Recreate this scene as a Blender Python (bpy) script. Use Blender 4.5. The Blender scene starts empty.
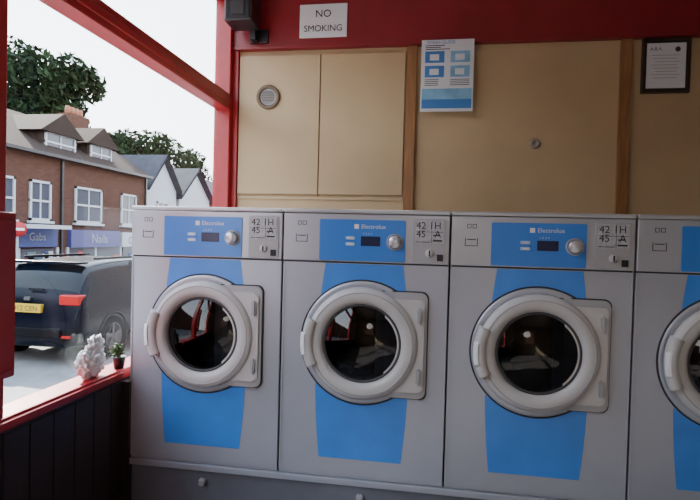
import bpy, bmesh, random
from math import *
from mathutils import Vector, Matrix, noise
random.seed(4)
COL=bpy.context.scene.collection
# ------------------------------------------------------------ materials
def mat(name,col,rough=.5,metal=0.,var=0.,scale=6.,bump=0.,bscale=40.,coat=0.,emit=None,es=0.,stretch=None,spec=None):
    m=bpy.data.materials.new(name);m.use_nodes=True
    nt=m.node_tree;b=nt.nodes['Principled BSDF']
    b.inputs['Base Color'].default_value=(*col,1);b.inputs['Roughness'].default_value=rough
    b.inputs['Metallic'].default_value=metal;b.inputs['Coat Weight'].default_value=coat
    if spec is not None:b.inputs['Specular IOR Level'].default_value=spec
    if emit: b.inputs['Emission Color'].default_value=(*emit,1);b.inputs['Emission Strength'].default_value=es
    if var or bump:
        tc=nt.nodes.new('ShaderNodeTexCoord');mp=nt.nodes.new('ShaderNodeMapping')
        nt.links.new(tc.outputs['Object'],mp.inputs['Vector'])
        if stretch: mp.inputs['Scale'].default_value=stretch
    if var:
        n=nt.nodes.new('ShaderNodeTexNoise');n.inputs['Scale'].default_value=scale;n.inputs['Detail'].default_value=6
        nt.links.new(mp.outputs[0],n.inputs['Vector'])
        r=nt.nodes.new('ShaderNodeValToRGB');r.color_ramp.elements[0].position=.3;r.color_ramp.elements[1].position=.7
        r.color_ramp.elements[0].color=(*[c*(1-var) for c in col],1);r.color_ramp.elements[1].color=(*[min(1,c*(1+var)) for c in col],1)
        nt.links.new(n.outputs['Fac'],r.inputs['Fac']);nt.links.new(r.outputs[0],b.inputs['Base Color'])
    if bump:
        n=nt.nodes.new('ShaderNodeTexNoise');n.inputs['Scale'].default_value=bscale
        nt.links.new(mp.outputs[0],n.inputs['Vector'])
        bp=nt.nodes.new('ShaderNodeBump');bp.inputs['Strength'].default_value=bump;bp.inputs['Distance'].default_value=.01
        nt.links.new(n.outputs['Fac'],bp.inputs['Height']);nt.links.new(bp.outputs[0],b.inputs['Normal'])
    return m
def glassmat(name,tint,rough=.0,f0=.05):
    m=bpy.data.materials.new(name);m.use_nodes=True;nt=m.node_tree;nt.nodes.clear()
    o=nt.nodes.new('ShaderNodeOutputMaterial');t=nt.nodes.new('ShaderNodeBsdfTransparent');t.inputs[0].default_value=(*tint,1)
    g=nt.nodes.new('ShaderNodeBsdfGlossy');g.inputs['Roughness'].default_value=rough
    lw=nt.nodes.new('ShaderNodeLayerWeight');lw.inputs[0].default_value=.5
    pw=nt.nodes.new('ShaderNodeMath');pw.operation='POWER';pw.inputs[1].default_value=5
    ma=nt.nodes.new('ShaderNodeMath');ma.operation='MULTIPLY_ADD';ma.inputs[1].default_value=1-f0;ma.inputs[2].default_value=f0
    nt.links.new(lw.outputs['Facing'],pw.inputs[0]);nt.links.new(pw.outputs[0],ma.inputs[0])
    mx=nt.nodes.new('ShaderNodeMixShader')
    nt.links.new(ma.outputs[0],mx.inputs[0]);nt.links.new(t.outputs[0],mx.inputs[1]);nt.links.new(g.outputs[0],mx.inputs[2]);nt.links.new(mx.outputs[0],o.inputs[0])
    return m
def brickmat(name,c1,c2,mortar,scale):
    m=bpy.data.materials.new(name);m.use_nodes=True;nt=m.node_tree;b=nt.nodes['Principled BSDF'];b.inputs['Roughness'].default_value=.9;b.inputs['Specular IOR Level'].default_value=.1
    tc=nt.nodes.new('ShaderNodeTexCoord');s=nt.nodes.new('ShaderNodeSeparateXYZ');cb=nt.nodes.new('ShaderNodeCombineXYZ');br=nt.nodes.new('ShaderNodeTexBrick')
    ad=nt.nodes.new('ShaderNodeMath');ad.operation='ADD'
    nt.links.new(tc.outputs['Object'],s.inputs[0]);nt.links.new(s.outputs[0],ad.inputs[0]);nt.links.new(s.outputs[1],ad.inputs[1]);nt.links.new(ad.outputs[0],cb.inputs[0]);nt.links.new(s.outputs[2],cb.inputs[1]);nt.links.new(cb.outputs[0],br.inputs['Vector'])
    br.inputs['Color1'].default_value=(*c1,1);br.inputs['Color2'].default_value=(*c2,1);br.inputs['Mortar'].default_value=(*mortar,1);br.inputs['Scale'].default_value=scale
    br.inputs['Mortar Size'].default_value=.012
    nt.links.new(br.outputs[0],b.inputs['Base Color']);return m

M_beige=mat('beige_paint',(.48,.345,.19),.55,var=.08,scale=2.2,bump=.05,bscale=30)
M_beige2=mat('beige_board',(.47,.34,.187),.5,var=.09,scale=1.6)
M_red=mat('red_gloss_paint',(.22,.008,.014),.38,var=.1,scale=4)
M_redframe=mat('red_frame_paint',(.38,.018,.024),.4,var=.12,scale=8)
M_wood=mat('oak_stile',(.27,.125,.045),.5,var=.22,scale=5,stretch=(14,14,1))
M_dark=mat('dark_boards',(.026,.014,.013),.5,var=.15,scale=4,stretch=(8,8,1))
M_floor=mat('floor_vinyl',(.16,.15,.15),.4,var=.2,scale=12)
M_ceil=mat('ceiling_paint',(.42,.36,.32),.8,var=.03)
M_wall=mat('wall_paint',(.42,.34,.25),.7,var=.05)
M_plinth=mat('grey_painted_plinth',(.14,.15,.18),.6,var=.12,scale=5,bump=.1)
M_body=mat('silver_sheet_metal',(.40,.42,.475),.36,.3,var=.05,scale=3)
M_panel=mat('control_panel_metal',(.43,.45,.49),.33,.35,var=.03,scale=3)
M_lid=mat('lid_metal',(.44,.45,.47),.35,.4,var=.05)
M_blue=mat('blue_vinyl',(.05,.235,.70),.36,var=.10,scale=5)
M_blue2=mat('blue_panel',(.04,.20,.62),.3,var=.03)
M_ring=mat('light_grey_plastic',(.50,.49,.48),.38,var=.03)
M_ring2=mat('mid_grey_plastic',(.36,.36,.37),.4)
M_black=mat('black_plastic',(.012,.012,.014),.35)
M_rubber=mat('rubber_gasket',(.05,.05,.055),.6)
M_seam=mat('seam_dark',(.03,.03,.035),.7)
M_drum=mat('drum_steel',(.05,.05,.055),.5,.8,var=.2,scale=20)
M_white=mat('white_plastic',(.72,.72,.74),.5)
M_lcd=mat('lcd_screen',(.008,.014,.06),.3)
M_btn=mat('button_pale_blue',(.42,.58,.75),.4)
M_chrome=mat('knob_chrome',(.55,.56,.6),.25,.6)
M_label=mat('label_sheet',(.42,.42,.44),.5,var=.2,scale=60)
M_ink=mat('ink',(.015,.015,.02),.6)
M_paper=mat('paper',(.66,.68,.70),.6,var=.02)
M_pblue=mat('poster_blue',(.05,.2,.5),.5,var=.05)
M_pblue2=mat('poster_cyan',(.2,.42,.6),.5,var=.25,scale=12)
M_glass=glassmat('window_glass',(.95,.97,.98),0,.025)
M_dglass=glassmat('door_glass',(.12,.13,.15),.03,.05)
M_asph=mat('asphalt',(.21,.21,.21),.75,var=.15,scale=3,bump=.2,spec=.2)
M_pave=mat('paving',(.42,.41,.38),.8,var=.15,scale=2,spec=.2)
M_brick=brickmat('brown_brick',(.095,.040,.027),(.065,.029,.020),(.09,.07,.055),3.2)
M_slate=mat('roof_tiles',(.035,.024,.020),.85,var=.3,scale=3,stretch=(1,6,6),spec=.05)
M_slate2=mat('roof_slate',(.045,.045,.055),.8,var=.2,scale=3,spec=.1)
M_wframe=mat('white_frame',(.38,.40,.42),.5)
M_wpane=mat('dark_pane',(.05,.06,.08),.15,spec=.4)
M_render=mat('white_render',(.40,.41,.43),.8,var=.05)
M_leaf=mat('tree_leaves',(.014,.026,.010),.8,var=.5,scale=1.,spec=.1)
M_bark=mat('bark',(.03,.022,.015),.9,var=.3)
M_pil=mat('grey_pilaster',(.12,.15,.21),.7,var=.1)
M_carp=mat('car_paint',(.0025,.0035,.009),.22,0,spec=.10)
M_cglass=mat('car_glass',(.003,.004,.006),.08,spec=.2)
M_tyre=mat('tyre',(.005,.005,.005),.9,spec=.03)
M_carblk=mat('car_trim_black',(.004,.004,.005),.6,spec=.1)
M_rim=mat('alloy',(.12,.12,.13),.4,.6)
M_tail=mat('tail_light',(.45,.006,.006),.3,spec=.3)
M_plate=mat('number_plate',(.55,.36,.02),.5)
M_shopblue=mat('shop_sign_blue',(.014,.03,.15),.5)
M_shoppurp=mat('shop_sign_purple',(.045,.045,.16),.5)
M_shopgreen=mat('shop_front_teal',(.07,.12,.12),.5,var=.3)
M_signw=mat('sign_lettering',(.25,.26,.30),.5)
M_terra=mat('terracotta',(.22,.08,.035),.8)
M_signred=mat('sign_red',(.4,.012,.012),.5)
M_bag=mat('bag_plastic',(.72,.77,.78),.35,var=.12,scale=30)
M_gleaf=mat('plant_leaf',(.06,.10,.03),.5,var=.4)
M_lamp=mat('added_lamp_glow',(.9,.88,.82),.4,emit=(1,.94,.86),es=5)  # glow of the lamp added behind the camera

# ------------------------------------------------------------ helpers
def empty(name,loc=(0,0,0),rot=0):
    e=bpy.data.objects.new(name,None);e.location=loc;e.rotation_euler=(0,0,rot);e.empty_display_size=.1;COL.objects.link(e);return e
def mk(name,me,m,parent=None,smooth=False):
    o=bpy.data.objects.new(name,me);COL.objects.link(o)
    if m: me.materials.append(m)
    if parent:o.parent=parent
    if smooth:
        for p in me.polygons:p.use_smooth=True
    return o
def frombm(name,bm,m,parent=None,smooth=False):
    me=bpy.data.meshes.new(name);bmesh.ops.recalc_face_normals(bm,faces=bm.faces);bm.to_mesh(me);bm.free();return mk(name,me,m,parent,smooth)
def box(name,x0,x1,y0,y1,z0,z1,m,parent=None,bev=0,seg=2):
    bm=bmesh.new();bmesh.ops.create_cube(bm,size=1)
    for v in bm.verts: v.co=Vector(((x0+x1)/2+v.co.x*(x1-x0),(y0+y1)/2+v.co.y*(y1-y0),(z0+z1)/2+v.co.z*(z1-z0)))
    if bev: bmesh.ops.bevel(bm,geom=bm.edges[:],offset=bev,segments=seg,affect='EDGES',profile=.6)
    return frombm(name,bm,m,parent)
def multi(name,boxes,m,parent=None,bev=0):
    bm=bmesh.new()
    for (x0,x1,y0,y1,z0,z1) in boxes:
        r=bmesh.ops.create_cube(bm,size=1)
        for v in r['verts']: v.co=Vector(((x0+x1)/2+v.co.x*(x1-x0),(y0+y1)/2+v.co.y*(y1-y0),(z0+z1)/2+v.co.z*(z1-z0)))
    if bev: bmesh.ops.bevel(bm,geom=bm.edges[:],offset=bev,segments=2,affect='EDGES')
    return frombm(name,bm,m,parent)
def quad(name,pts,m,parent=None):
    bm=bmesh.new();bm.faces.new([bm.verts.new(p) for p in pts]);return frombm(name,bm,m,parent)
def lathe(name,prof,c,m,parent=None,seg=72,smooth=True,a0=0,a1=2*pi,cap=False):
    """revolve (r,y) profile about the y axis through c"""
    bm=bmesh.new();full=abs(a1-a0-2*pi)<1e-6;n=seg if full else seg+1;rows=[]
    for i in range(n):
        a=a0+(a1-a0)*i/seg
        rows.append([bm.verts.new((c[0]+r*cos(a),c[1]+y,c[2]+r*sin(a))) for r,y in prof])
    for i in range(seg):
        A=rows[i];B=rows[(i+1)%n]
        for j in range(len(prof)-1):
            try:bm.faces.new((A[j],A[j+1],B[j+1],B[j]))
            except: pass
    if cap and not full:
        bm.faces.new(rows[0]);bm.faces.new(rows[-1][::-1])
    bmesh.ops.remove_doubles(bm,verts=bm.verts,dist=1e-6)
    return frombm(name,bm,m,parent,smooth)
def poly(name,pts,y0,y1,m,parent=None,bev=0):
    """xz polygon extruded y0..y1"""
    bm=bmesh.new();a=[bm.verts.new((x,y0,z)) for x,z in pts];b=[bm.verts.new((x,y1,z)) for x,z in pts];n=len(pts)
    f=bm.faces.new(a);bm.faces.new(b[::-1])
    for i in range(n):bm.faces.new((a[i],a[(i+1)%n],b[(i+1)%n],b[i]))
    if bev: bmesh.ops.bevel(bm,geom=[e for e in f.edges],offset=bev,segments=2,affect='EDGES')
    return frombm(name,bm,m,parent)
def rrect(x0,x1,z0,z1,r,n=6):
    P=[]
    for cx,cz,a in((x1-r,z1-r,0),(x0+r,z1-r,pi/2),(x0+r,z0+r,pi),(x1-r,z0+r,3*pi/2)):
        for i in range(n+1):
            t=a+pi/2*i/n;P.append((cx+r*cos(t),cz+r*sin(t)))
    return P
def text(name,s,size,loc,rot,m,parent=None,align='LEFT',ext=.0004,xs=1):
    cu=bpy.data.curves.new(name+'_c','FONT');cu.body=s;cu.size=size;cu.extrude=ext;cu.align_x=align;cu.space_line=.85
    t=bpy.data.objects.new('tmp',cu);COL.objects.link(t);bpy.context.view_layer.update()
    me=bpy.data.meshes.new_from_object(t.evaluated_get(bpy.context.evaluated_depsgraph_get()))
    bpy.data.objects.remove(t);me.transform(Matrix.Translation(loc)@Matrix.Rotation(rot[1],4,'Z')@Matrix.Rotation(rot[0],4,'X')@Matrix.Diagonal((xs,1,1,1)))
    me.materials.clear();return mk(name,me,m,parent)
RF=(pi/2,0)

# ------------------------------------------------------------ room
FL=-.25; YB=1.289; XL=-.03; YF=-4.3; XR=6.2; CE=3.0; ST=-.92
box('floor',XL-.14,XR+.1,YF-.1,YB+.15,FL-.12,FL,M_floor)
box('ceiling',XL-.14,XR+.1,YF-.1,YB+.15,CE,CE+.12,M_ceil)
box('wall_back',XL-.14,XR+.1,YB,YB+.15,FL,CE,M_beige)
box('wall_right',XR,XR+.12,YF,YB,FL,CE,M_wall)
box('wall_left',XL-.14,XL,YF,YB,FL,.37,M_dark)
b=[]
y=YF
while y<YB-.1:
    b.append((XL,XL+.004,y+.002,y+.118,FL+.09,.36));y+=.12
multi('trim_1',b,M_dark,bev=.0015)
box('baseboard_left',XL,XL+.018,YF,-.02,FL,FL+.085,M_dark,bev=.004)
box('wall_left_head',XL-.14,XL,YF,YB,2.75,CE,M_red)
def glazing(name,y0,y1,posts):
    e=empty(name)
    box('sill',XL-.115,XL+.004,y0,y1,.37,.417,M_redframe,e,bev=.006)
    box('sill_edge',XL-.006,XL+.018,y0,min(y1,-.02),.38,.407,M_redframe,e,bev=.006)
    box('head',XL-.12,XL,y0,y1,2.70,2.75,M_redframe,e,bev=.004)
    box('transom',XL-.10,XL,y0,y1,1.94,2.05,M_redframe,e,bev=.008)
    box('transom_bead',XL-.02,XL+.008,y0,y1,1.975,2.015,M_redframe,e,bev=.006)
    for a,bb in posts: box('post',XL-.11,XL+.006,a,bb,.417,2.70,M_redframe,e,bev=.006)
    quad('pane',[(XL-.09,y0,.41),(XL-.09,y1,.41),(XL-.09,y1,2.72),(XL-.09,y0,2.72)],M_glass,e)
glazing('window_1',-.74,YB-.002,[(-.80,-.70),(YB-.085,YB-.004)])
glazing('window_2',-2.5,-.80,[(-2.5,-2.42)])
box('wall_left_pier',XL-.14,XL,YF,-2.5,.37,2.75,M_wall)
multi('wall_front',[(XL-.14,XR,YF-.12,YF,FL,.95),(XL-.14,XR,YF-.12,YF,2.2,CE),(XL-.14,1.0,YF-.12,YF,.95,2.2),(2.1,XR,YF-.12,YF,.95,2.2)],M_wall)
e=empty('window_3')
for x in(1.0,2.04): box('post',x,x+.06,YF-.1,YF,.95,2.2,M_redframe,e)
quad('pane',[(1.,YF-.06,.95),(2.1,YF-.06,.95),(2.1,YF-.06,2.2),(1.,YF-.06,2.2)],M_glass,e)
box('trim_2',XL+.0,XR,YB-.045,YB,2.385,CE,M_red,bev=.003)
box('trim_3',XL+.0,XR,YB-.052,YB-.0,2.362,2.385,M_red,bev=.003)
box('trim_4',1.195,1.262,YB-.028,YB,FL,2.362,M_wood,bev=.003)
box('trim_5',2.54,2.607,YB-.028,YB,FL,2.362,M_wood,bev=.003)
box('trim_6',XL,.012,YB-.03,YB,FL,2.362,M_redframe,bev=.003)
c=empty('wall_cupboard')
box('door_left',.02,.600,YB-.022,YB-.001,1.36,2.325,M_beige2,c,bev=.003)
box('door_right',.608,1.185,YB-.022,YB-.001,1.36,2.325,M_beige2,c,bev=.003)
box('frame_shadow_gap',.595,.613,YB-.006,YB-.0005,1.35,2.33,M_wood,c)
box('rail_lower',.02,1.185,YB-.012,YB-.001,1.325,1.345,M_beige,c,bev=.002)
v=empty('porthole_vent')
vz=2.035
lathe('ring',[(.085,0),(.085,-.012),(.075,-.018),(.06,-.014),(.056,0)],(.235,YB-.022,vz),mat('vent_brass',(.13,.085,.045),.5),v)
lathe('ring_inner',[(.057,0),(.057,-.008),(.05,-.008),(.048,0)],(.235,YB-.022,vz),M_ring2,v)
lathe('grille',[(.05,-.002),(.0,-.004)],(.235,YB-.022,vz),mat('vent_glass',(.2,.19,.17),.4),v)
multi('slats',[(.195,.275,YB-.03,YB-.026,vz-.025+i*.018,vz-.019+i*.018) for i in range(4)],mat('vent_slat',(.12,.10,.08),.5),v)
lathe('wall_cap',[(.034,0),(.034,-.006),(.028,-.010),(.010,-.010),(.008,-.004),(0,-.004)],(2.04,YB,1.71),mat('cap_grey',(.25,.22,.18),.5),None,seg=40)
# ------------------------------------------------------------ notices
s=empty('no_smoking_sign')
box('board',.455,.785,YB-.055,YB-.046,2.445,2.67,M_paper,s,bev=.002)
text('line1','NO',.070,(.62,YB-.0555,2.582),RF,M_ink,s,'CENTER',ext=.0012)
text('line2','SMOKING',.060,(.62,YB-.0555,2.486),RF,M_ink,s,'CENTER',ext=.0012)
s.location=(0,0,-.018)
p=empty('instruction_poster')
yp=YB-.056
box('sheet',1.305,1.645,yp,yp+.003,1.905,2.375,M_paper,p)
p.location=(-.014,0,.008)
box('sheet_blue_band',1.313,1.637,yp-.001,yp,1.925,1.985,M_pblue,p)
box('sheet_blue_mid',1.313,1.637,yp-.0008,yp,1.985,2.055,M_pblue2,p)
for i,(a,bb) in enumerate(((1.32,2.225),(1.485,2.225),(1.32,2.13),(1.485,2.13))):
    box('picture',a+.01,a+.135,yp-.0012,yp,bb,bb+.075,M_pblue2 if i%2 else M_pblue,p)
    box('picture_item',a+.04,a+.10,yp-.002,yp-.001,bb+.015,bb+.055,M_paper,p)
multi('print',[(1.33,1.33+.08+random.random()*.2,yp-.001,yp,2.335-.012*i,2.34-.012*i) for i in range(3)]+[(1.33,1.42,yp-.001,yp,2.112-i*.012,2.116-i*.012) for i in range(4)]+[(1.495,1.62,yp-.001,yp,2.112-i*.012,2.116-i*.012) for i in range(4)],M_ink,p)
text('print2','WASH GUIDE',.03,(1.34,yp-.001,2.348),RF,M_pblue,p)
q=empty('framed_certificate')
yc=YB-.03
M_fr=mat('frame_dark_wood',(.035,.02,.012),.4)
multi('frame',[(2.645,2.925,yc,yc+.028,2.353,2.37),(2.645,2.925,yc,yc+.028,2.03,2.047),(2.645,2.662,yc,yc+.028,2.047,2.353),(2.908,2.925,yc,yc+.028,2.047,2.353)],M_fr,q,bev=.003)
box('mount',2.66,2.91,yc+.012,yc+.02,2.045,2.355,M_ink,q)
box('paper',2.672,2.898,yc+.009,yc+.012,2.06,2.340,M_paper,q)
text('title','A.B.A.',.028,(2.69,yc+.008,2.295),RF,M_ink,q)
multi('lines',[(2.70+.01*(i%3),2.86-.012*(i%2),yc+.008,yc+.009,2.262-i*.02,2.266-i*.02) for i in range(8)],M_ring2,q)
lathe('seal',[(.016,0),(0,-.001)],(2.85,yc+.008,2.30),M_ink,q,seg=20)
q.location=(.02,0,-.01)
k=empty('wall_speaker')
box('cabinet',.01,.20,YB-.30,YB-.12,2.46,2.74,M_black,k,bev=.012)
box('grille',.025,.185,YB-.306,YB-.298,2.475,2.725,mat('speaker_grille',(.02,.02,.022),.8,bump=.6,bscale=300),k,bev=.004)
box('bracket_arm',.13,.17,YB-.14,YB-.05,2.40,2.60,M_black,k,bev=.004)
box('bracket_plate',.10,.235,YB-.065,YB-.045,2.40,2.49,M_black,k,bev=.004)
box('trim_ring',.06,.15,YB-.31,YB-.305,2.50,2.59,M_seam,k,bev=.002)
r=empty('red_wall_box')
box('case',XL+.007,XL+.075,-.82,-.73,.575,1.115,M_redframe,r,bev=.01)
box('lid_seam',XL+.0755,XL+.078,-.81,-.74,.60,1.09,M_redframe,r,bev=.004)

# ------------------------------------------------------------ washing machines
W=.735;CX=.3675;CZ=.605
def build_machine():
    P=[];x0,x1=.004,.731
    def add(o):P.append(o);return o
    bm=bmesh.new();N=96;R=.215;z0,z1=.012,.950
    angs=[2*pi*i/N for i in range(N)]
    for cx,cz in((x0,z0),(x1,z0),(x0,z1),(x1,z1)):
        a=atan2(cz-CZ,cx-CX)%(2*pi);i=min(range(N),key=lambda j:abs(angs[j]-a));angs[i]=a
    inn=[];out=[];inb=[];outb=[]
    for a in angs:
        dx,dz=cos(a),sin(a)
        t=min([((x1 if dx>0 else x0)-CX)/dx if abs(dx)>1e-9 else 9,((z1 if dz>0 else z0)-CZ)/dz if abs(dz)>1e-9 else 9])
        inn.append(bm.verts.new((CX+R*dx,0,CZ+R*dz)));inb.append(bm.verts.new((CX+R*dx,.02,CZ+R*dz)))
        out.append(bm.verts.new((CX+t*dx,0,CZ+t*dz)));outb.append(bm.verts.new((CX+t*dx,.02,CZ+t*dz)))
    for i in range(N):
        j=(i+1)%N
        bm.faces.new((inn[i],out[i],out[j],inn[j]));bm.faces.new((inn[i],inn[j],inb[j],inb[i]));bm.faces.new((out[i],outb[i],outb[j],out[j]))
    add(frombm('front_sheet',bm,M_body))
    add(multi('cabinet_shell',[(x0,x0+.012,.02,.74,0,1.168),(x1-.012,x1,.02,.74,0,1.168),(x0,x1,.728,.74,0,1.168),(x0,x1,.004,.74,0,.012)],M_body))
    add(multi('corner_folds',[(x0,x0+.010,-.0035,.02,.012,.95),(x1-.010,x1,-.0035,.02,.012,.95)],M_body,bev=.0025))
    add(box('top_lid',x0-.001,x1+.001,-.012,.745,1.168,1.186,M_lid,bev=.006))
    add(box('control_panel',x0,x1,-.006,.02,.957,1.166,M_panel,bev=.004))
    add(box('panel_seam',x0+.004,x1-.004,.001,.02,.948,.958,M_seam))
    add(box('back_dark',x0+.013,x1-.013,.40,.41,.02,1.15,M_black))
    bm=bmesh.new()
    def hw(z): # barrel-shaped band
        t=(z-.52)/.44; return .205-.030*t*t-.006*t
    def band(lo,hi,cut,up):
        n=28;rows=14;G=[]
        for i in range(n+1):
            u=-1+2*i/n;col=[]
            x=u*.19
            arc=CZ+(1 if up else -1)*sqrt(max(cut*cut-x*x,.0))
            for j in range(rows+1):
                z=(arc+(hi-arc)*j/rows) if up else (lo+(arc-lo)*j/rows)
                col.append(bm.verts.new((CX+u*hw(z),-.0012,z)))
            G.append(col)
        for i in range(n):
            for j in range(rows): bm.faces.new((G[i][j],G[i+1][j],G[i+1][j+1],G[i][j+1]))
    band(0,.948,.268,True);band(.085,0,.268,False)
    add(frombm('blue_band',bm,M_blue))
    add(poly('blue_fascia',rrect(.168,.545,.962,1.142,.006),-.0095,-.005,M_blue2))
    add(box('lcd',.352,.436,-.012,-.009,1.028,1.070,M_lcd,bev=.001))
    add(multi('buttons',[(.285,.325,-.0125,-.009,1.054,1.068),(.285,.325,-.0125,-.009,1.028,1.042)],M_btn,bev=.002))
    add(multi('button_inner',[(.294,.316,-.0135,-.012,1.058,1.064),(.294,.316,-.0135,-.012,1.032,1.038)],M_white))
    add(lathe('knob_ring',[(.036,-.009),(.036,-.013),(.030,-.015),(.028,-.009)],(.500,0,1.048),M_ring2,seg=48))
    add(lathe('knob',[(.028,-.010),(.027,-.030),(.023,-.034),(0,-.034)],(.500,0,1.048),M_chrome,seg=48))
    add(text('logo_text','Electrolux',.026,(.352,-.0098,1.104),RF,M_white))
    add(box('logo_mark',.322,.342,-.0105,-.0094,1.102,1.122,M_white))
    add(text('small_print','1  2  3  4',.011,(.36,-.0098,1.078),RF,M_white))
    add(multi('pictograms',[(.068+.022*i,.085+.022*i,-.0068,-.0058,1.115-j*.03,1.133-j*.03) for i in range(2) for j in range(1)]+[(.068+.0*i,.105,-.0068,-.0058,1.066,1.070) for i in range(1)]+[(.060,.063,-.0068,-.0058,1.04,1.075),(.110,.113,-.0068,-.0058,1.04,1.075),(.060,.113,-.0068,-.0058,1.04,1.043)],M_seam))
    add(multi('pictograms_fill',[(.0705+.022*i,.0825+.022*i,-.0072,-.0067,1.1175,1.1305) for i in range(2)],M_panel))
    add(poly('coin_plate',rrect(.578,.716,.963,1.150,.006),-.011,-.005,M_ring2))
    add(box('price_label',.586,.708,-.0135,-.0105,1.045,1.145,M_label,bev=.001))
    add(text('price_text','42 1H\n45   A',.042,(.590,-.0138,1.108),RF,M_ink))
    add(multi('label_rules',[(.588,.706,-.0139,-.0134,1.094,1.096),(.655,.657,-.0139,-.0134,1.047,1.143),(.588,.65,-.0139,-.0134,1.050,1.053),(.662,.70,-.0139,-.0134,1.055,1.062),(.662,.69,-.0139,-.0134,1.078,1.083)],M_ink))
    add(lathe('coin_boss',[(.017,-.010),(.016,-.020),(.013,-.022),(0,-.022)],(.648,0,1.005),M_ring,seg=32))
    add(box('coin_slot',.645,.651,-.0235,-.0215,.993,1.017,M_ink))
    add(box('coin_return',.680,.706,-.014,-.0105,.972,1.000,M_ink,bev=.002))
    # door
    add(lathe('door_seam',[(.276,-.0005),(.276,-.004),(.2695,-.004),(.2695,-.0005)],(CX,0,CZ),M_seam,seg=96))
    add(lathe('door_surround',[(.270,-.001),(.268,-.006),(.258,-.007),(.21,-.004),(.21,.02)],(CX,0,CZ),M_body,seg=96))
    out=rrect(CX+.06,CX+.280,CZ-.228,CZ+.228,.03)
    add(poly('hinge_seam',[(CX+(x-CX)*1.0+ (0.005 if x>CX+.2 else 0),CZ+(z-CZ)*1.022) for x,z in out],-.0065,-.0005,M_seam))
    add(poly('hinge_cover',out,-.016,-.001,M_ring2,bev=.004))
    add(poly('hinge_cover_raised',rrect(CX+.10,CX+.268,CZ-.20,CZ+.20,.02),-.026,-.014,M_ring,bev=.006))
    add(multi('hinge_knuckles',[(CX+.238,CX+.258,-.040,-.02,CZ+.095,CZ+.165),(CX+.238,CX+.258,-.040,-.02,CZ-.165,CZ-.095)],M_ring2,bev=.006))
    add(lathe('door_ring',[(.240,-.002),(.244,-.015),(.242,-.030),(.233,-.040),(.218,-.045),(.200,-.046),(.186,-.042),(.176,-.034),(.170,-.022),(.168,-.01)],(CX,0,CZ),M_ring,seg=112))
    add(lathe('door_ring_groove',[(.2235,-.0440),(.2225,-.0462),(.2195,-.0464),(.2185,-.045)],(CX,0,CZ),M_ring2,seg=96))
    add(lathe('door_gasket',[(.172,-.026),(.166,-.030),(.160,-.024),(.150,-.0),(.17,.05),(.215,.06)],(CX,0,CZ),M_rubber,seg=80))
    gl=[]
    Rg=.36
    for i in range(10,-1,-1):
        rr=.163*i/10; gl.append((rr,-.022-(sqrt(Rg*Rg-rr*rr)-sqrt(Rg*Rg-.163**2))))
    add(lathe('door_glass',gl,(CX,0,CZ),M_dglass,seg=72))
    add(lathe('inner_bowl_rim',[(.118,-.004),(.116,.0),(.112,.002),(.108,-.002)],(CX,0,CZ-.01),M_seam,seg=64))
    add(lathe('drum',[(.215,.05),(.25,.08),(.255,.36),(.20,.385),(.0,.39)],(CX,0,CZ),M_drum,seg=64))
    for a in(90,210,330):
        a=radians(a);o=box('drum_lifter',-.03,.03,.09,.35,.19,.25,M_drum,bev=.01)
        o.data.transform(Matrix.Translation((CX,0,CZ))@Matrix.Rotation(a,4,'Y'));add(o)
    add(lathe('handle_grip',[(.222,-.020),(.256,-.020),(.262,-.032),(.257,-.055),(.240,-.062),(.216,-.058),(.210,-.043)],(CX,0,CZ),M_ring,seg=24,a0=radians(156),a1=radians(206),cap=True))
    add(lathe('handle_lip',[(.246,-.052),(.264,-.046),(.264,-.058),(.246,-.065)],(CX,0,CZ),M_white,seg=14,a0=radians(171),a1=radians(193),cap=True))
    add(multi('feet',[(.05,.11,.05,.11,-.0,.012),(.62,.68,.05,.11,0,.012)],M_black))
    return P
parts=build_machine()
for i in range(4):
    e=empty('washing_machine',(i*W,0,0))
    for o in parts:
        if i==0:o.parent=e
        else:
            n=o.copy();COL.objects.link(n);n.parent=e
pl=empty('machine_plinth')
box('block',0.01,4.6,.012,1.0,FL,-.004,M_plinth,pl,bev=.006)
box('ledge',0.0,4.6,-.008,.02,-.032,-.004,M_body,pl,bev=.004)
multi('bolts',[(W*i+.36,W*i+.39,-.012,.012,-.10,-.07) for i in range(4)],M_ring2,pl,bev=.004)
box('trim_7',XL,.012,-.02,.05,FL,.36,M_dark)

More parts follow.
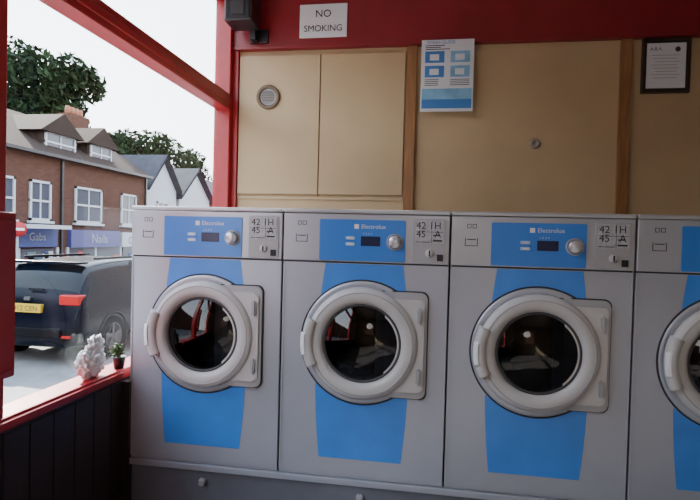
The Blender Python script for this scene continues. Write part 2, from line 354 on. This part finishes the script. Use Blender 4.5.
# ------------------------------------------------------------ sill things
def blob(name,c,rad,amp,fr,m,parent,seedv=0,sub=4):
    bm=bmesh.new();bmesh.ops.create_icosphere(bm,subdivisions=sub,radius=1)
    for v in bm.verts:
        d=v.co.normalized();f=1+amp*noise.fractal(d*fr+Vector((seedv,0,0)),.9,2,3)
        v.co=Vector((c[0]+d.x*rad[0]*f,c[1]+d.y*rad[1]*f,c[2]+d.z*rad[2]*f))
        v.co.z=max(v.co.z,.4185)
    return frombm(name,bm,m,parent,True)
g=empty('plastic_bag')
blob('bag_body',(-.072,-.18,.485),(.032,.075,.068),.4,2.6,M_bag,g,3,5)
blob('bag_fold',(-.070,-.15,.55),(.020,.045,.045),.6,2.6,M_bag,g,7,4)
def leaves(name,cs,n,size,m,parent=None):
    bm=bmesh.new()
    for _ in range(n):
        c,r=random.choice(cs)
        while 1:
            d=Vector((random.uniform(-1,1),random.uniform(-1,1),random.uniform(-1,1)))
            if .3<d.length<1:break
        p=Vector((c[0]+d.x*r[0],c[1]+d.y*r[1],c[2]+d.z*r[2]))
        q=Matrix.Rotation(random.uniform(0,6.3),3,Vector((random.random()-.5,random.random()-.5,random.random()-.5)).normalized())
        s=size*random.uniform(.5,1.2)
        vs=[bm.verts.new(p+q@Vector(k)*s) for k in((-1,0,0),(-.2,-.45,.1),(1,0,0),(-.2,.45,.1))]
        bm.faces.new(vs)
    me=bpy.data.meshes.new(name);bm.to_mesh(me);bm.free();return mk(name,me,m,parent)
pp=empty('potted_plant')
bmp=lathe('pot',[(0,0),(.022,0),(.03,.05),(.033,.055),(.028,.055),(.0,.045)],(0,0,0),M_black,pp,seg=32)
bmp.data.transform(Matrix.Translation((-.055,-.0,.4175))@Matrix.Rotation(pi/2,4,'X')@Matrix.Scale(-1,4,(0,0,1)))
leaves('foliage',[((-.062,-.0,.50),(.030,.028,.035))],170,.015,M_gleaf,pp)
for o in g.children:
    mx=max(v.co.y for v in o.data.vertices)
    if mx>-.055: o.data.transform(Matrix.Translation((0,-.055-mx,0)))

# ------------------------------------------------------------ outside
box('street_ground',-80,80,-40,120,ST-.2,ST,M_asph)
multi('shop_base',[(XL-.14,XR+.1,YF-.12,YB+.15,ST,FL-.121)],M_brick)
box('pavement',-2.3,XL-.15,-12,60,ST,ST+.10,M_pave,bev=.02)
box('pavement.001',-13.55,-11.6,-12,70,ST,ST+.10,M_pave,bev=.02)
box('shop_pilaster',-.20,XL-.03-.0,YB+.16,YB+.32,ST+.1,3.1,M_pil)
# unseen upper floor and neighbours, added to block open sky from the car's reflections
box('added_upper_storey',XL-.14,9,YF-.2,YB+.3,CE+.13,7.4,M_brick)
box('added_neighbour',-.05,9,YB+.35,40,ST+.1,7.0,M_brick)
box('added_neighbour.001',-.3,12,-30,-11,ST+.1,6.0,M_brick)
box('added_opposite',-20.5,-13.6,-30,6.3,ST+.1,6.2,M_brick)
XF=-13.6
t=empty('brick_terrace')
box('facade',-20.5,XF,6.5,23.2,ST,4.1,M_brick,t)
def prism(name,y0,y1,xa,xr,xb,ze,zr,m,parent):
    bm=bmesh.new();A=[bm.verts.new(p) for p in((xa,y0,ze),(xr,y0,zr),(xb,y0,ze))];B=[bm.verts.new(p) for p in((xa,y1,ze),(xr,y1,zr),(xb,y1,ze))]
    bm.faces.new(A);bm.faces.new(B[::-1])
    for i in range(3):bm.faces.new((A[i],A[(i+1)%3],B[(i+1)%3],B[i]))
    return frombm(name,bm,m,parent)
prism('roof',6.4,23.3,XF+.3,-17,-20.8,4.05,6.35,M_slate,t)
box('gutter',XF,XF+.32,6.4,23.3,3.98,4.10,M_black,t)
def swin(y0,y1,z0,z1,x=XF,par=t):
    multi('window_frame',[(x,x+.07,y0,y0+.09,z0,z1),(x,x+.07,y1-.09,y1,z0,z1),(x,x+.07,y0,y1,z0,z0+.1),(x,x+.07,y0,y1,z1-.09,z1),(x,x+.06,y0,y1,(z0+z1)/2-.04,(z0+z1)/2+.04),(x,x+.05,(y0+y1)/2-.03,(y0+y1)/2+.03,z0,z1)],M_wframe,par)
    box('window_pane',x,x+.02,y0+.05,y1-.05,z0+.05,z1-.05,M_wpane,par)
    box('window_sill',x,x+.15,y0-.08,y1+.08,z0-.09,z0,M_wframe,par)
for a,bq in((9.6,10.8),(13.2,14.4),(15.1,16.2),(17.6,19.4),(20.9,22.2)): swin(a,bq,1.45,3.0)
for a,bq in((16.5,18.3),(19.3,20.9),(11.5,13)):
    d=t
    box('dormer_cheeks',-16.2,-14.15,a-.15,bq+.15,4.2,5.2,M_slate,d)
    swin(a,bq,4.28,5.15,-14.15)
    bm=bmesh.new();m_=(a+bq)/2
    A=[bm.verts.new(p_) for p_ in((-13.95,a-.4,5.1),(-13.95,m_,6.0),(-13.95,bq+.4,5.1))];B=[bm.verts.new(p_) for p_ in((-17,a-.4,5.1),(-17,m_,6.0),(-17,bq+.4,5.1))]
    bm.faces.new(A);bm.faces.new(B[::-1])
    for i in range(3):bm.faces.new((A[i],A[(i+1)%3],B[(i+1)%3],B[i]))
    frombm('dormer_roof',bm,M_slate,d)
multi('chimney',[(-17.5,-16.8,21.5,22.9,6.0,7.1)],M_brick,t)
for i in range(4):
    o=lathe('chimney_pot',[(.1,0),(.13,.05),(.1,.4),(.08,.4)],(0,0,0),M_terra,t,seg=16);o.data.transform(Matrix.Translation((-17.15,21.7+i*.33,7.1))@Matrix.Rotation(pi/2,4,'X'))
box('shop_fascia',XF,XF+.2,12.4,16.4,.45,1.2,M_shopblue,t);box('shop_fascia',XF,XF+.2,17.2,20.6,.40,1.15,M_shoppurp,t);box('shop_fascia',XF,XF+.2,20.8,23.1,.40,1.1,M_wframe,t);box('shop_fascia',XF,XF+.2,7,12.2,.45,1.2,M_shopgreen,t)
RS=(pi/2,pi/2)
text('sign_text','Gabs',.42,(XF+.21,14.9,.70),RS,M_signw,t);text('sign_text','Nails',.56,(XF+.21,18.5,.60),RS,M_signw,t)
text('sign_text','CAFE',.5,(XF+.21,21.3,.55),RS,M_shopblue,t)
box('awning',XF,XF+.9,14.0,16.3,1.15,1.3,M_wframe,t)
multi('shop_glass',[(XF,XF+.05,y_,y_+1.7,ST+.5,.38) for y_ in(7.2,9.2,11.,12.8,14.7,17.3,19.1,21.1)],M_wpane,t)
for k_,mm in enumerate((M_wframe,M_shopgreen,M_signred,M_shopblue)):
    multi('window_posters',[(XF+.05,XF+.07,y_,y_+random.uniform(.2,.5),z_,z_+random.uniform(.15,.4)) for y_,z_ in [(random.uniform(12.8,22.5),random.uniform(-.4,.05)) for _ in range(7)]],mm,t)
multi('drainpipe',[(XF,XF+.1,16.75,16.85,ST,4.),(XF,XF+.1,23.0,23.1,ST,4.)],M_black,t)
multi('shop_frames',[(XF,XF+.08,y_-.08,y_+.04,ST,.42) for y_ in(7.1,9.0,10.9,12.7,14.6,16.6,17.2,19.0,20.9,22.9)],M_wframe,t)
box('stall_riser',XF,XF+.1,6.6,23.1,ST,ST+.5,M_shopgreen,t)
h=empty('gabled_house')
for (a,bq,ze,zr) in((23.6,26.8,3.6,5.4),(27.2,31.5,3.4,5.2)):
    box('walls',-20,XF-.2,a,bq,ST,ze,M_render,h)
    m_=(a+bq)/2;xa,xb=XF+.1,-20.2
    bm=bmesh.new()
    A=[bm.verts.new(p_) for p_ in((XF-.2,a,ze),(XF-.2,m_,zr-.12),(XF-.2,bq,ze))];B=[bm.verts.new(p_) for p_ in((-19.9,a,ze),(-19.9,m_,zr-.12),(-19.9,bq,ze))]
    bm.faces.new(A);bm.faces.new(B[::-1])
    frombm('gable',bm,M_render,h)
    bm=bmesh.new()
    for s_ in(a-.25,bq+.25):
        vs=[bm.verts.new(p_) for p_ in((xa,s_,ze-.2),(xa,m_,zr),(xb,m_,zr),(xb,s_,ze-.2))];bm.faces.new(vs)
        vs=[bm.verts.new(p_) for p_ in((xa,s_,ze-.02),(xa,m_,zr+.18),(xb,m_,zr+.18),(xb,s_,ze-.02))];bm.faces.new(vs)
    bmesh.ops.remove_doubles(bm,verts=bm.verts,dist=.001)
    frombm('gable_roof',bm,M_slate2,h)
    swin(m_-.6,m_+.6,1.6,2.9,XF-.2,h)
u=empty('distant_house')
box('walls',-20,-14,32,46,ST,3.4,M_brick,u);prism('roof',31.8,46,-13.7,-17,-20.3,3.4,5.6,M_slate2,u)
def tree(x,y,zc,r,n,size):
    e=empty('street_tree')
    bm=bmesh.new();v=[bm.verts.new((x+dx,y,z)) for dx,z in((0,ST),(.1,zc*.4),(-.1,zc))]
    bm.edges.new(v[:2]);bm.edges.new(v[1:]);me=bpy.data.meshes.new('trunk');bm.to_mesh(me);bm.free()
    o=mk('trunk',me,M_bark,e);md=o.modifiers.new('s','SKIN')
    for i,sv in enumerate(me.skin_vertices[0].data): sv.radius=(.35-.1*i,.35-.1*i)
    cs=[]
    for _ in range(18):
        d=Vector((random.uniform(-1,1),random.uniform(-1,1),random.uniform(-.8,1)))
        cs.append(((x+d.x*r*.7,y+d.y*r*.7,zc+d.z*r*.75),(r*.42,r*.42,r*.36)))
    leaves('crown',cs,n,size,M_leaf,e)
random.seed(4)
tree(-28,32.6,10.6,4.0,7000,.34)
tree(-29,28,9.6,3.9,6000,.34)
tree(-29,37,7.8,2.8,4000,.34)
tree(-29,47,8.0,4.2,7000,.36)
tree(-29,54,7.2,4.2,6000,.36)
tree(-26,62,6.2,4.0,5500,.36)
z=empty('road_sign')
o=lathe('pole',[(.04,0),(.04,2.1)],(0,0,0),M_ring2,z,seg=12);o.data.transform(Matrix.Translation((-11.75,12.5,ST+.1))@Matrix.Rotation(pi/2,4,'X'))
for o in(lathe('disc',[(0,0),(.24,0),(.24,-.02),(0,-.021)],(0,0,0),M_signred,z,seg=32),box('bar',-.17,.17,-.024,-.02,-.04,.04,M_white,z)):
    o.data.transform(Matrix.Translation((-11.68,12.46,1.10))@Matrix.Rotation(pi*.25,4,'Z'))

# ------------------------------------------------------------ car
def car(loc,rot):
    e=empty('parked_car',loc,rot)
    S=[(0.00,.42,.55,.66,.70,.62,.66,.60),(.03,.30,.55,.74,.80,.80,.82,.74),(.08,.26,.60,.95,1.02,.86,.86,.78),(.16,.25,.62,1.02,1.10,.89,.87,.74),
       (.30,.25,.64,1.04,1.33,.90,.87,.70),(.48,.25,.64,1.04,1.47,.90,.87,.67),(.56,.25,.64,1.04,1.49,.90,.87,.66),(1.0,.24,.64,1.02,1.54,.90,.87,.66),(1.7,.23,.62,1.0,1.56,.90,.88,.67),
       (2.3,.23,.62,.98,1.54,.90,.88,.66),(2.6,.23,.62,.98,1.48,.90,.88,.65),(3.25,.24,.62,.98,1.04,.90,.86,.70),(3.5,.24,.62,.93,.99,.90,.85,.66),(4.0,.25,.58,.84,.90,.87,.82,.6),(4.22,.28,.52,.70,.76,.78,.75,.55),(4.30,.38,.5,.60,.64,.6,.6,.5)]
    bm=bmesh.new();rings=[]
    for (y,zb,zm,be,ro,wl,wb,wr) in S:
        half=[(0,zb),(wl*.85,zb),(wl,zb+.10),(wl+.01,zm),(wb+.005,be-.06),(wb-.01,be),(wr+.02,ro-.07),(wr-.08,ro-.01),(0,ro)]
        pts=half+[(-x,z) for x,z in half[-2:0:-1]]
        rings.append([bm.verts.new((x,y,z)) for x,z in pts])
    n=len(rings[0])
    for i in range(len(S)-1):
        for j in range(n):
            f=bm.faces.new((rings[i][j],rings[i][(j+1)%n],rings[i+1][(j+1)%n],rings[i+1][j]))
            k=j if j<8 else n-1-j
            if k==5 and 6<=i<=9: f.material_index=1
            if k in(6,7) and (i in(3,4) or i==10): f.material_index=1
            if k in(1,) or (k in(2,) and i<2): f.material_index=2
    bm.faces.new(rings[0]);bm.faces.new(rings[-1][::-1])
    bmesh.ops.recalc_face_normals(bm,faces=bm.faces)
    o=frombm('body',bm,M_carp,e,True);o.data.materials.append(M_cglass);o.data.materials.append(M_carblk)
    md=o.modifiers.new('s','SUBSURF');md.levels=2;md.render_levels=2
    for sx in(-1,1):
        for wy in(.80,3.40):
            for nm,pr,m in(('arch',[(.0,.80),(.40,.80),(.40,.905),(.36,.915),(.34,.80)],M_carblk),('tyre',[(.20,.70),(.32,.70),(.335,.73),(.335,.88),(.32,.91),(.22,.92),(.20,.88)],M_tyre),('rim',[(0,.89),(.05,.90),(.06,.87),(.19,.885),(.21,.915),(.22,.90)],M_rim)):
                w=lathe(nm,pr,(0,0,0),m,e,seg=40);w.data.transform(Matrix.Translation((0,wy,.335))@Matrix.Rotation(-sx*pi/2,4,'Z'))
            sp=multi('spokes',[(-.02,.02,.885,.905,.03,.20)],M_rim,e)
            bm=bmesh.new();bm.from_mesh(sp.data);
            geo=bm.verts[:]+bm.edges[:]+bm.faces[:]
            for a in range(1,5):
                r_=bmesh.ops.duplicate(bm,geom=geo);bmesh.ops.rotate(bm,verts=[v for v in r_['geom'] if isinstance(v,bmesh.types.BMVert)],cent=(0,0,0),matrix=Matrix.Rotation(a*2*pi/5,3,'Y'))
            bm.to_mesh(sp.data);bm.free();sp.data.transform(Matrix.Translation((0,wy,.335))@Matrix.Rotation(-sx*pi/2,4,'Z'))
        def mir(o):
            if sx<0:o.data.transform(Matrix.Scale(-1,4,(1,0,0)))
        mir(box('tail_light',.52,.84,.035,.22,.90,1.05,M_tail,e,bev=.03,seg=3))
        mir(box('door_mirror',.90,1.08,2.55,2.68,.98,1.12,M_carp,e,bev=.04,seg=3))
        mir(box('roof_rail',.60,.63,.7,2.3,1.54,1.58,M_carblk,e,bev=.01))
        mir(box('reflector',.55,.74,-.0,.03,.42,.46,M_tail,e,bev=.01))
        o=multi('pillar',[(.70,.80,1.62,1.70,1.0,1.50)],M_carblk,e)
        bm=bmesh.new();bm.from_mesh(o.data)
        for v in bm.verts: v.co.x=(.872 if v.co.z<1.2 else .70)+(0 if v.co.x>.75 else -.05)
        bm.to_mesh(o.data);bm.free();mir(o)
    box('number_plate',-.27,.27,-.012,.06,.78,.90,M_plate,e,bev=.004)
    text('plate_text','LD12 CEN',.105,(-.255,-.014,.805),RF,M_ink,e)
    box('bumper_trim',-.6,.6,-.03,.05,.42,.56,M_carblk,e,bev=.03,seg=3)
    box('badge',-.05,.05,.03,.09,.95,1.0,M_rim,e,bev=.01)
    box('rear_spoiler',-.62,.62,.36,.56,1.48,1.52,M_carp,e,bev=.015)
    box('rear_wiper',-.02,.22,.10,.13,1.10,1.12,M_carblk,e)
    return e
car((-4.48,4.5,ST),0)

# ------------------------------------------------------------ added lamp, sky, sun
l=empty('added_lamp')  # unseen lamp, added to put a round highlight in the door glass
bm=bmesh.new();bmesh.ops.create_icosphere(bm,subdivisions=4,radius=.27)
for v in bm.verts:
    v.co.z*=.9;f=1+.012*cos(v.co.z*130);v.co.x*=f;v.co.y*=f;v.co+=Vector((1.46,-3.1,1.60))
frombm('globe',bm,M_lamp,l,True)
box('cord',1.457,1.463,-3.103,-3.097,1.84,CE,M_black,l)
w=bpy.data.worlds.new('sky');bpy.context.scene.world=w;w.use_nodes=True;nt=w.node_tree;bg=nt.nodes['Background']
tc=nt.nodes.new('ShaderNodeTexCoord');sx=nt.nodes.new('ShaderNodeSeparateXYZ');rp=nt.nodes.new('ShaderNodeValToRGB')
nt.links.new(tc.outputs['Generated'],sx.inputs[0]);nt.links.new(sx.outputs[2],rp.inputs[0]);nt.links.new(rp.outputs[0],bg.inputs[0])
rp.color_ramp.elements[0].color=(1,1,1,1);rp.color_ramp.elements[0].position=.0;rp.color_ramp.elements[1].color=(.55,.74,1,1);rp.color_ramp.elements[1].position=.9
bg.inputs[1].default_value=7.8
sl=bpy.data.lights.new('sun','SUN');sl.energy=30.;sl.angle=.02;sl.color=(1,.94,.84);so=bpy.data.objects.new('sun',sl);COL.objects.link(so)
so.rotation_euler=Vector((-.75,.62,.62)).to_track_quat('Z','Y').to_euler()
# ------------------------------------------------------------ camera
yaw,pitch,roll=.155,.021,.026
fwd=Vector((-sin(yaw)*cos(pitch),cos(yaw)*cos(pitch),-sin(pitch)));right=Vector((cos(yaw),sin(yaw),0));up=right.cross(fwd)
r2=cos(roll)*right+sin(roll)*up;u2=-sin(roll)*right+cos(roll)*up
cd=bpy.data.cameras.new('camera');co=bpy.data.objects.new('camera',cd);COL.objects.link(co)
cd.sensor_width=36;cd.lens=516/700*36;cd.clip_start=.02;cd.clip_end=500
m=Matrix((r2,u2,-fwd)).transposed().to_4x4();m.translation=Vector((1.388,-2.236,1.056));co.matrix_world=m
bpy.context.scene.camera=co
